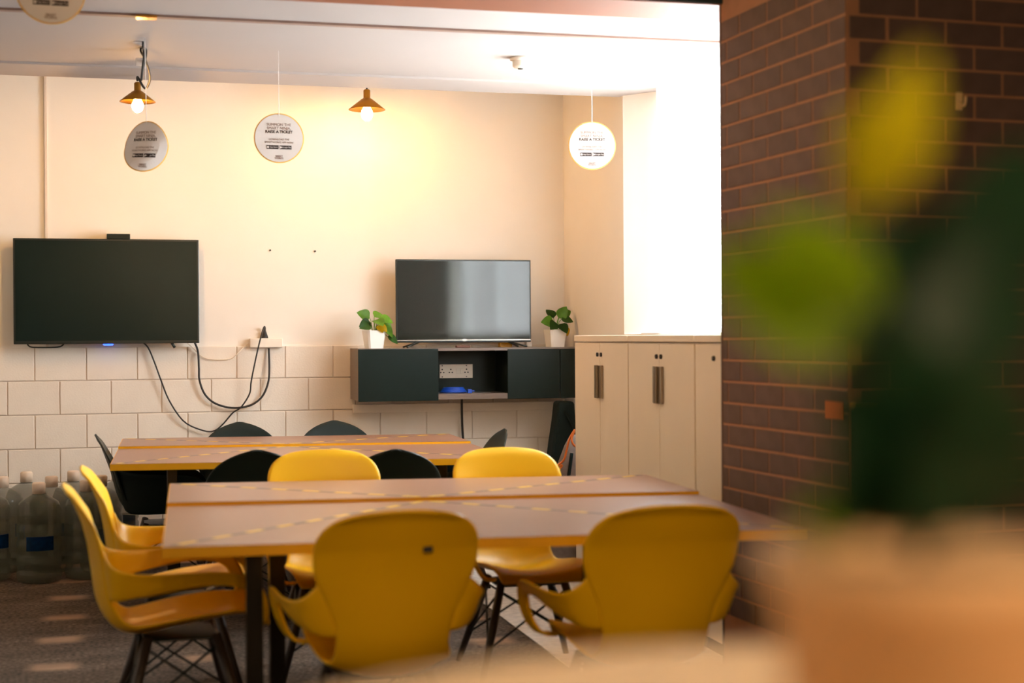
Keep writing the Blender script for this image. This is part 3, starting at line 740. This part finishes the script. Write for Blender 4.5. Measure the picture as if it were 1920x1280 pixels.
# ------------------------------------------------------------------ hanging round signs
def sign(label, c, R, rz, ztop, egg=0.0, group=None, tilt=0.0):
    t = thing('hanging_sign', label, 'sign', c, rz, group)
    t.rotation_euler = (0, tilt, rz)
    n = 48
    def warp(x, z):
        if not egg: return Vector((x, 0, z))
        k = (x * 0.8 - z * 0.6)               # paper disc curled about a slanted axis
        return Vector((x * (1 - 0.12 * egg) + egg * (0.16 * z if z < 0 else 0.04 * z), 0.35 * egg * k * k / R - 0.008, z))
    def disc(y0, y1, r0, m, name):
        bm = bmesh.new()
        ra = []
        for yy in (y0, y1):
            rings = [[bm.verts.new(warp(0, 0) + Vector((0, yy, 0)))]]
            for rr in (0.33, 0.66, 1.0):
                rings.append([bm.verts.new(warp(r0 * rr * math.cos(2 * math.pi * k / n), r0 * rr * math.sin(2 * math.pi * k / n)) + Vector((0, yy, 0))) for k in range(n)])
            for k in range(n): bm.faces.new((rings[0][0], rings[1][k], rings[1][(k + 1) % n]))
            for a, b in zip(rings[1:], rings[2:]):
                for k in range(n): bm.faces.new((a[k], b[k], b[(k + 1) % n], a[(k + 1) % n]))
            ra.append(rings[-1])
        for k in range(n): bm.faces.new((ra[0][k], ra[0][(k + 1) % n], ra[1][(k + 1) % n], ra[1][k]))
        return obj(name, bm, m, t)
    disc(-0.001, 0.003, R, M_rim, 'backing')
    disc(-0.003, -0.0012, R * 0.955, M_paper, 'face')
    s = R / 0.125
    for txt, zz, size, m, bd in (('SUMMON THE', 0.067, 0.019, M_ink, False), ('SMART NINJA,', 0.049, 0.019, M_ink, False), ('RAISE A TICKET', 0.031, 0.0195, M_inkd, True),
                                 ('DOWNLOAD THE', -0.007, 0.0125, M_ink, False), ('SMARTWORKS APP NOW', -0.022, 0.0125, M_ink, False), ('SMART', -0.091, 0.012, M_ink, True), ('WORKS.', -0.101, 0.012, M_ink, True)):
        me = text_mesh(txt, size * s, m, bd)
        if egg:
            for vv in me.vertices:
                ww = warp(vv.co.x, vv.co.y + zz * s); vv.co = Vector((ww.x, ww.z - zz * s, vv.co.z - ww.y))
        o = link('lettering', me, t, (0, -0.0036, zz * s)); o.rotation_euler = (math.pi / 2, 0, 0)
    for sx in (-1, 1):
        bm = bmesh.new(); cx = sx * 0.0325 * s; hw = 0.030 * s; hh = 0.0095 * s; zc = -0.046 * s
        m_ = 8; vs = []
        for yy in (-0.0042, -0.0032):
            vs.append([[bm.verts.new(warp(cx - hw + 2 * hw * i / m_, zc + j * hh) + Vector((0, yy, 0))) for i in range(m_ + 1)] for j in (-1, 1)])
        for g in vs:
            for i in range(m_): bm.faces.new((g[0][i], g[0][i + 1], g[1][i + 1], g[1][i]))
        for j in (0, 1):
            for i in range(m_): bm.faces.new((vs[0][j][i], vs[0][j][i + 1], vs[1][j][i + 1], vs[1][j][i]))
        for i in (0, m_): bm.faces.new((vs[0][0][i], vs[0][1][i], vs[1][1][i], vs[1][0][i]))
        bd = obj('store_badge', bm, M_inkd, t)
        bm = bmesh.new(); ic = warp(cx - hw * 0.75, zc)
        if sx < 0: tube(bm, [ic + Vector((0, -0.0048, 0)), ic + Vector((0, -0.0043, 0))], hh * 0.6, 10)
        else: prism(bm, [(ic.x - hh * 0.6, ic.z - hh * 0.7), (ic.x + hh * 0.8, ic.z), (ic.x - hh * 0.6, ic.z + hh * 0.7)], ic.y - 0.0048, ic.y - 0.0043)
        obj('badge_icon', bm, M_paper, bd)
        me = text_mesh('App Store' if sx < 0 else 'Google Play', 0.0095 * s, M_paper)
        o = link('badge_lettering', me, bd, warp(cx + hw * 0.18, zc) + Vector((0, -0.0046, 0))); o.rotation_euler = (math.pi / 2, 0, 0)
    bm = bmesh.new(); top = warp(0, R * 0.9)
    tube(bm, [top + Vector((0, -0.004, 0)), (0, 0, ztop - c[2])], 0.0015, 5); obj('string', bm, M_paper, t)
    return t
DS = 7.5
def face_cam(c): return -math.atan2(c.x, c.y)
c = atD(523, 259, DS); sign('round white sign facing the room between the two pendant lamps', c, 0.125, 0.0, ZC - 0.001)
c = atD(1110, 273, DS); sign('round white sign hanging beside the bright window', c, 0.121, -0.15, ZC - 0.001)
c = atD(273, 274, 7.15); sign('curled round white sign hanging below the knotted lamp', c, 0.121, -0.30, ZC - 0.001, egg=1.0)
c = atD(95, -18, 5.5); sign('round sign hanging from the dark ceiling in front of the brown beam', c, 0.125, 0.05, 3.199)

# ------------------------------------------------------------------ tables
def lerp(a, b, t): return a + (b - a) * t
def table_pair(fl, fr_, bl_, br, ztop, seam, names, legs):
    """fl.. = floor-plan corners of the pushed-together pair; each half is a table of its own"""
    out = []
    cen = None
    for half in (0, 1):
        lift = 0.012 if half else 0.0
        t0, t1 = (0.0, seam - 0.003) if half == 0 else (seam + 0.003, 1.0)
        A, B = lerp(fl, bl_, t0), lerp(fr_, br, t0); D, C = lerp(fl, bl_, t1), lerp(fr_, br, t1)
        o = (A + B + C + D) / 4; o = Vector((o.x, o.y, 0))
        t = thing('meeting_table', names[half], 'table', o, 0)
        P = [Vector((q.x - o.x, q.y - o.y, 0)) for q in (A, B, C, D)]
        th = 0.032; zt_ = ztop + lift
        bm = bmesh.new()
        lo = [bm.verts.new((q.x, q.y, zt_ - th)) for q in P]; hi = [bm.verts.new((q.x, q.y, zt_ - 0.0015)) for q in P]
        bm.faces.new(lo); bm.faces.new(hi)
        for k in range(4): bm.faces.new((lo[k], lo[(k + 1) % 4], hi[(k + 1) % 4], hi[k]))
        obj('edge_band', bm, M_edge, t)
        bm = bmesh.new(); ctr = sum(P, Vector()) / 4
        Q = [ctr + (q - ctr) * 0.996 for q in P]
        lo = [bm.verts.new((q.x, q.y, zt_ - 0.0012)) for q in Q]; hi = [bm.verts.new((q.x, q.y, zt_)) for q in Q]
        bm.faces.new(lo); bm.faces.new(hi)
        for k in range(4): bm.faces.new((lo[k], lo[(k + 1) % 4], hi[(k + 1) % 4], hi[k]))
        obj('tabletop', bm, M_top, t)
        for lx, ly in legs[half]:
            bx('leg', lx - o.x - 0.026, lx - o.x + 0.026, ly - o.y - 0.026, ly - o.y + 0.026, 0, zt_ - th - 0.0005, M_steel, t, 0.004)
        ys = sorted(ly for lx, ly in legs[half])
        xs = sorted(lx for lx, ly in legs[half])
        bx('under_rail', xs[0] - o.x + 0.03, xs[-1] - o.x - 0.03, sum(ys) / len(ys) - o.y - 0.02, sum(ys) / len(ys) - o.y + 0.02, zt_ - th - 0.045, zt_ - th - 0.001, M_dark, t)
        # tape from the middle of the seam to the two outer corners of this half
        mid = lerp(lerp(fl, fr_, 0.47), lerp(bl_, br, 0.47), seam)
        mid = Vector((mid.x - o.x, mid.y - o.y, 0))
        mid = lerp(mid, ctr, 0.02)
        for tgt in ((P[0], P[1]) if half == 0 else (P[3], P[2])):
            e = lerp(mid, tgt, 0.97); d = (e - mid); Ld = d.length; d.normalize(); s = Vector((-d.y, d.x, 0)) * 0.011
            bm = bmesh.new(); k = 0; x = 0.02
            while x < Ld - 0.02:
                x2 = min(x + 0.075, Ld)
                vs = [mid + d * x + s, mid + d * x2 + s, mid + d * x2 - s, mid + d * x - s]
                lo = [bm.verts.new((q.x, q.y, zt_ + 0.0001)) for q in vs]; hi = [bm.verts.new((q.x, q.y, zt_ + 0.0007)) for q in vs]
                for f in [lo, hi] + [[lo[i], lo[(i + 1) % 4], hi[(i + 1) % 4], hi[i]] for i in range(4)]:
                    fc = bm.faces.new(f); fc.material_index = k % 2
                x = x2; k += 1
            obj('tape_strip', bm, [M_tapey, M_tapek], t)
        out.append(t)
    return out
ZTB = 0.75
nfl, nfr = atZ(303, 1026, ZTB), atZ(1512, 990, ZTB)
nbl, nbr = atZ(318, 908, ZTB + 0.008), atZ(1212, 891, ZTB + 0.008)
ms = atZ(311, 949, ZTB)
table_pair(nfl, nfr, nbl, nbr, ZTB, (ms - nfl).length / (nbl - nfl).length,
           ('brown yellow-edged table with the two pulled-up yellow chairs showing their backs', 'brown yellow-edged table with the two yellow chairs facing out over it'),
           [((0.385, 4.75), (1.52, 4.82), (0.50, 5.2), (1.68, 5.2)), ((0.525, 5.5), (1.785, 5.5), (1.19, 6.05))])
ffl, fbl = atZ(206, 870, ZTB), atZ(230, 823, ZTB + 0.008)
fbr = atZ(843, 814, ZTB + 0.008)
ms = atZ(219, 841, ZTB)
lenx = (fbr - fbl).length
ffr = ffl + (fbr - fbl)
table_pair(ffl, ffr, fbl, fbr, ZTB, (ms - ffl).length / (fbl - ffl).length,
           ('brown yellow-edged table in the black chair group, on the side toward the yellow chairs', 'brown yellow-edged table in the black chair group, on the side by the block wall'),
           [((0.22, 7.66), (1.59, 7.63), (0.53, 8.08), (1.33, 8.08)), ((0.53, 8.42), (1.54, 8.46), (0.27, 8.82), (1.62, 8.80))])

# ------------------------------------------------------------------ chairs
def grid_obj(name, rows, m, parent, th, sub=1):
    bm = bmesh.new()
    V = [[bm.verts.new(p) for p in r_] for r_ in rows]
    for a, b in zip(V, V[1:]):
        for k in range(len(a) - 1):
            f = bm.faces.new((a[k], a[k + 1], b[k + 1], b[k])); f.smooth = True
    me = bpy.data.meshes.new(name); bm.to_mesh(me); bm.free(); me.materials.append(m)
    o = link(name, me, parent)
    s = o.modifiers.new('solid', 'SOLIDIFY'); s.thickness = th; s.offset = 0
    if sub:
        u = o.modifiers.new('sub', 'SUBSURF'); u.levels = sub; u.render_levels = sub
    return o
def make_chair(m, tub, top):
    t = thing('armchair', 'chair', 'chair')
    # side profile: seat front lip -> seat -> back, x = forward, y = height, z = half width
    if not tub:
        prof = [(0.262, 0.385, 0.165), (0.250, 0.412, 0.190), (0.175, 0.418, 0.210), (0.03, 0.398, 0.212), (-0.09, 0.378, 0.198), (-0.165, 0.372, 0.182), (-0.222, 0.405, 0.170),
                (-0.262, 0.475, 0.166), (-0.276, 0.55, 0.178), (-0.284, 0.62, 0.208), (-0.295, 0.685, 0.236), (-0.312, 0.750, 0.239)]
        h1 = 0.750
    else:
        prof = [(0.255, 0.385, 0.17), (0.245, 0.415, 0.195), (0.17, 0.425, 0.212), (0.03, 0.415, 0.215), (-0.10, 0.405, 0.205), (-0.185, 0.42, 0.20), (-0.235, 0.47, 0.205),
                (-0.262, 0.54, 0.22), (-0.280, 0.61, 0.235), (-0.290, 0.65, 0.235)]
        h1 = 0.65
    P = cr([(a, b, c_) for a, b, c_ in prof], 26)
    nu = 15; rows = []
    n = len(P)
    for i, p in enumerate(P):
        tg = P[min(i + 1, n - 1)] - P[max(i - 1, 0)]; nx, nz = -tg.y, tg.x          # in (forward, height)
        tl = math.hypot(tg.x, tg.y); nx, nz = -tg.y / tl, tg.x / tl
        nx, nz = -nx, -nz
        f = i / (n - 1)
        cup = 0.045 * min(1, 0.45 + f * 2.0) * (1 if f < 0.5 else 1 - 0.35 * (f - 0.5) * 2)
        row = []
        for k in range(nu):
            uu = -1 + 2 * k / (nu - 1)
            row.append((uu * p.z, p.x + nx * cup * uu * uu, p.y + nz * cup * uu * uu))
        rows.append(row)
    # rounded top
    w0 = P[-1].z; y0 = P[-1].x; rise = top - h1; lean = 0.42 if not tub else 0.36
    m_ = 9
    for j in range(1, m_ + 1):
        s = math.sin(j / m_ * math.pi / 2)
        if not tub:
            w = w0 - 0.125 + 0.125 * math.sqrt(max(0, 1 - s ** 2.2))
        else:
            w = max(w0 * math.sqrt(max(0, 1 - s ** 2.0)), 0.03)
        dz = rise * s
        row = []
        for k in range(nu):
            uu = -1 + 2 * k / (nu - 1)
            arch = (0.012 if not tub else 0.010) * s * s * (1 - uu * uu) - (0.012 if not tub else 0.010) * s * s
            roll = 0.012 * max(0, (s - 0.8) / 0.2)
            row.append((uu * w, y0 - lean * dz - roll + 0.03 * uu * uu * (1 - 0.6 * s) * (w / w0) ** 2, h1 + dz + arch))
        rows.append(row)
    grid_obj('seat_shell', rows, m, t, 0.011)
    if not tub:
        pairs = [((.192, -.258, .680), (.160, -.232, .500)), ((.230, -.238, .632), (.197, -.214, .500)), ((.264, -.190, .606), (.232, -.180, .512)), ((.286, -.085, .598), (.266, -.085, .530)),
                 ((.296, .050, .600), (.282, .050, .552)), ((.296, .150, .594), (.282, .142, .548)), ((.291, .215, .570), (.274, .188, .530)), ((.278, .254, .512), (.262, .212, .490)),
                 ((.256, .268, .450), (.242, .222, .440)), ((.222, .264, .408), (.212, .212, .405)), ((.175, .252, .405), (.165, .202, .403))]
    else:
        pairs = [((.200, -.290, .690), (.165, -.215, .440)), ((.238, -.255, .672), (.198, -.190, .425)), ((.275, -.170, .650), (.210, -.140, .420)), ((.293, -.030, .640), (.215, -.020, .420)),
                 ((.298, .100, .632), (.215, .090, .425)), ((.288, .190, .600), (.210, .170, .430)), ((.258, .240, .520), (.200, .210, .430)), ((.212, .255, .440), (.180, .235, .420))]
    if tub: pairs = [((a[0] * 0.87, a[1], a[2]), (b[0] * 0.95, b[1], b[2])) for a, b in pairs]
    T = cr([a for a, b in pairs], 26); B = cr([b for a, b in pairs], 26)
    for sx in (-1, 1):
        rows = []
        for a, b in zip(T, B):
            row = []
            for k in range(6):
                f = k / 5
                q = a.lerp(b, f); bul = 0.012 * math.sin(f * math.pi)
                flare = 0.012 * max(0, 1 - f * 4)
                row.append(((q.x + bul * 0.5 + flare) * sx, q.y, q.z))
            rows.append(row if sx > 0 else list(reversed(row)))
        grid_obj('armrest', rows, m, t, 0.011)
    for sx in (-1, 1):
        for sy in (-1, 1):
            bm = bmesh.new(); tube(bm, [(sx * .130, sy * .110, .366), (sx * .178, sy * .158, .19), (sx * .235, sy * .215, 0.0)], [.017, .017, .012], 10); obj('leg', bm, M_leg, t)
    def lp(sx, sy, z_):
        f = (0.366 - z_) / 0.366; return Vector((sx * (.130 + .105 * f), sy * (.110 + .105 * f), z_))
    for (a, b) in (((-1, -1), (1, -1)), ((1, -1), (1, 1)), ((1, 1), (-1, 1)), ((-1, 1), (-1, -1))):
        bm = bmesh.new()
        tube(bm, [lp(*a, .335), lp(*b, .12)], .0045, 6); tube(bm, [lp(*b, .335), lp(*a, .12)], .0045, 6)
        obj('cross_brace', bm, M_dark, t)
    bx('mount_plate', -.14, .14, -.12, .12, .352, .358, M_dark, t)
    return t
proto_y = make_chair(M_yel, False, 0.87)
proto_b = make_chair(M_blk, True, 0.84)
def put_chair(proto, u, v, ztop, rz, label, group, first, mark=None):
    t = proto if first else copy_tree(proto)
    tip = atZ(u, v, ztop)
    yt = -0.372 if proto is proto_y else -0.36
    off = Matrix.Rotation(rz, 3, 'Z') @ Vector((0, yt, 0))
    t.location = (tip.x - off.x, tip.y - off.y, 0); t.rotation_euler = (0, 0, rz)
    tag(t, label, 'chair', group)
    return t
G1, G2 = 'yellow chairs around the yellow-edged tables', 'black chairs around the tables by the wall'
HP = math.pi / 2
cY = []
# copies first, so that the prototype still has its plain children
spec_y = [(755, 957, 0.02, 'yellow armchair seen from behind, next to the table corner with the left dark legs'),
          (1262, 947, 0.0, 'yellow armchair seen from behind, closest to the brick pillar'),
          (603, 843, math.pi, 'yellow armchair facing the camera, between two black chair backs'),
          (942, 839, math.pi, 'yellow armchair facing the camera, in front of the black guitar bag'),
          (118, 907, -HP + 0.06, 'yellow armchair at the table end, seen side-on in front of its twin'),
          (152, 874, -HP, 'yellow armchair at the table end, half hidden behind its twin by the water jars')]
labels_y = ['yellow armchair with its back turned, by the table end with two side-on chairs',
            'yellow armchair with its back turned, closest to the brick pillar',
            'yellow armchair facing out over the table, standing between two black chair backs',
            'yellow armchair facing out over the table, in front of the guitar bag',
            'yellow armchair at the table end in side view, in front of its twin',
            'yellow armchair at the table end, half hidden behind its twin by the water jars']
for i in range(len(spec_y) - 1, -1, -1):
    u, v, rz, _ = spec_y[i]
    cY.append(put_chair(proto_y, u, v, 0.87, rz, labels_y[i], G1, i == 0))
for t, (u, v) in ((cY[-1], (805, 1031)), (cY[-2], (1305, 984))):
    d = atY(u, v, t.location.y - 0.335)
    loc = t.matrix_basis.inverted() @ d
    bm = bmesh.new(); box(bm, -0.014, 0.014, -0.004, 0.004, -0.009, 0.009)
    o = obj('stamp_mark', bm, M_hole, t, 0.002); o.location = (loc.x, -0.306 - 0.012, loc.z); o.rotation_euler = (math.radians(-17), 0, 0)
spec_b = [(482, 836, 6.80, 0.0, 'black armchair with its back turned, between the table end and a yellow chair'),
          (742, 831, 6.80, 0.0, 'black armchair with its back turned, between the two yellow chairs facing out'),
          (449, 793, 9.05, math.pi, 'black armchair against the block wall under the hanging cords'),
          (627, 790, 9.16, math.pi, 'black armchair against the block wall under the wall cabinet corner'),
          (182, 814, 8.00, -HP, 'black armchair in side view at the table end by the water jars'),
          (944, 806, 8.25, HP, 'black armchair in side view at the table end by the guitar bag')]
for i in range(len(spec_b) - 1, -1, -1):
    u, v, D, rz, lb = spec_b[i]
    q = atD(u, v, D)
    t = proto_b if i == 0 else copy_tree(proto_b)
    off = Matrix.Rotation(rz, 3, 'Z') @ Vector((0, -0.36, 0))
    t.location = (q.x - off.x, q.y - off.y, 0); t.rotation_euler = (0, 0, rz)
    tag(t, lb, 'chair', G2)

# ------------------------------------------------------------------ water jars
def make_jar():
    t = thing('water_jar', 'jar', 'jar')
    bm = bmesh.new()
    R_ = 0.122
    pr = [(0, 0.006), (0.09, 0.0), (0.112, 0.008), (R_, 0.03)]
    for k in range(4):
        z_ = 0.06 + k * 0.085; pr += [(R_, z_), (R_ - 0.007, z_ + 0.012), (R_ - 0.007, z_ + 0.02), (R_, z_ + 0.032)]
    pr += [(R_, 0.40), (0.105, 0.445), (0.06, 0.475), (0.034, 0.485), (0.030, 0.50), (0, 0.50)]
    lathe(bm, pr, 28); obj('bottle_body', bm, M_jar, t)
    bm = bmesh.new(); lathe(bm, [(0.0305, 0.488), (0.036, 0.490), (0.036, 0.545), (0.030, 0.552), (0, 0.552)], 20); obj('cap', bm, M_cap, t)
    bm = bmesh.new(); n = 12; a0, a1 = -HP - 0.62, -HP + 0.62; rr = R_ + 0.0012
    lo = [bm.verts.new((rr * math.cos(a0 + (a1 - a0) * k / n), rr * math.sin(a0 + (a1 - a0) * k / n), 0.185)) for k in range(n + 1)]
    hi = [bm.verts.new((rr * math.cos(a0 + (a1 - a0) * k / n), rr * math.sin(a0 + (a1 - a0) * k / n), 0.262)) for k in range(n + 1)]
    for k in range(n): bm.faces.new((lo[k], lo[k + 1], hi[k + 1], hi[k]))
    bmesh.ops.solidify(bm, geom=bm.faces[:], thickness=0.0008)
    obj('paper_label', bm, M_lblb, t)
    return t
jar = make_jar()
jars = [(73, 8.72, 0.1), (-22, 8.86, 0.5), (97, 9.10, 2.5), (5, 9.16, 2.0), (190, 9.05, 3.0), (50, 9.45, 2.2), (138, 9.42, 1.5), (222, 9.42, 2.8), (162, 8.78, 2.2)]
jl = ['clear water jar with its blue label in full view', 'clear water jar with its blue label half turned away']
for i in range(len(jars) - 1, -1, -1):
    u, y, rz = jars[i]
    t = jar if i == 0 else copy_tree(jar)
    p = atY(u, 960, y); t.location = (p.x, y, 0); t.rotation_euler = (0, 0, rz)
    tag(t, jl[i] if i < 2 else 'clear water jar with a pale cap and no label showing, by the block wall', 'water jar', 'water jars by the block wall')

# ------------------------------------------------------------------ foreground: round high table, clay pot, plant
def CS(lat, dep, z=0): 
    p = EYE + rt0 * lat + Vector((math.sin(YAW), math.cos(YAW), 0)) * dep; return Vector((p.x, p.y, z))
tc_ = CS(0.16, 0.58); ZH = 1.16
bt = thing('high_table', 'round cream high table carrying the clay pot plant', 'table', tc_)
bm = bmesh.new(); lathe(bm, [(0, ZH - 0.03), (0.33, ZH - 0.03), (0.341, ZH - 0.022), (0.341, ZH - 0.006), (0.335, ZH), (0, ZH)], 64); obj('tabletop', bm, M_cream, bt)
bm = bmesh.new(); lathe(bm, [(0, 0.02), (0.035, 0.02), (0.035, ZH - 0.031), (0, ZH - 0.031)], 20); obj('pedestal', bm, M_dark, bt)
bm = bmesh.new(); lathe(bm, [(0, 0), (0.22, 0), (0.22, 0.012), (0.04, 0.03), (0, 0.03)], 32); obj('base', bm, M_dark, bt)
pd = 0.62
pp = CS((1725 - 960) / FPX * pd, pd)
fp = thing('clay_pot_plant', 'leafy plant in a tan clay pot on the round high table', 'plant', (pp.x, pp.y, ZH + 0.0005))
bm = bmesh.new(); lathe(bm, [(0, 0), (0.050, 0), (0.062, 0.085), (0.066, 0.086), (0.067, 0.100), (0.060, 0.100), (0.057, 0.082), (0, 0.082)], 36); obj('pot', bm, M_clay, fp)
bm = bmesh.new(); lathe(bm, [(0, 0.0825), (0.0555, 0.0825), (0.050, 0.088), (0, 0.090)], 24); obj('soil', bm, M_soil, fp)
def fleaf(u, v, D, u2, v2, D2, width, m, roll=0.0, fold=0.15):
    """leaf from a stem point to a tip point"""
    a = atD(u, v, D) - Vector(fp.location); b = atD(u2, v2, D2) - Vector(fp.location)
    L_ = (b - a).length
    me = leaf_mesh(L_, width, m, fold, 0.06, 8)
    place_leaf(me, fp, a, b - a, (roll - 0.85) * 1.2, 'leaf', -fwd + Vector((0, 0, 0.25)))
    bm = bmesh.new(); root = Vector((a.x * 0.08, a.y * 0.08, 0.098)); midp = (root + a) / 2 + Vector((0, 0, 0.02))
    tube(bm, cr([root, midp, a], 10), 0.0018, 6); obj('stem', bm, M_leafd, fp)
fleaf(1630, 380, 0.60, 1740, 95, 0.58, 0.017, M_leafl, 1.2)
fleaf(1640, 400, 0.62, 1605, 190, 0.60, 0.014, M_leafl, 1.0)
fleaf(1600, 640, 0.62, 1325, 470, 0.60, 0.024, M_leafg, 0.9)
fleaf(1660, 560, 0.60, 1440, 395, 0.58, 0.020, M_leafg, 1.3)
fleaf(1700, 700, 0.66, 1560, 440, 0.68, 0.022, M_leafd, 0.6)
fleaf(1720, 620, 0.66, 1760, 380, 0.70, 0.026, M_leafd, 0.7)
fleaf(1790, 700, 0.64, 1870, 430, 0.66, 0.028, M_leafd, 0.8)
fleaf(1840, 560, 0.66, 1930, 250, 0.68, 0.024, M_leafd, 0.6)
fleaf(1690, 860, 0.60, 1560, 720, 0.58, 0.020, M_leafd, 0.8)
fleaf(1760, 860, 0.60, 1690, 640, 0.57, 0.024, M_leafd, 1.0)
fleaf(1820, 900, 0.59, 1850, 680, 0.57, 0.026, M_leafd, 1.1)
fleaf(1700, 950, 0.60, 1600, 900, 0.57, 0.018, M_leafd, 0.7)
fleaf(1780, 960, 0.58, 1720, 860, 0.55, 0.022, M_leafd, 0.9)
fleaf(1860, 960, 0.60, 1900, 830, 0.57, 0.022, M_leafd, 0.9)
fleaf(1660, 985, 0.585, 1590, 830, 0.57, 0.022, M_leafd, 0.8)
fleaf(1850, 985, 0.585, 1800, 820, 0.57, 0.026, M_leafd, 0.8)
fleaf(1740, 985, 0.58, 1690, 850, 0.56, 0.024, M_leafd, 0.9)
fleaf(1650, 930, 0.62, 1500, 985, 0.60, 0.014, M_leafg, 0.5)
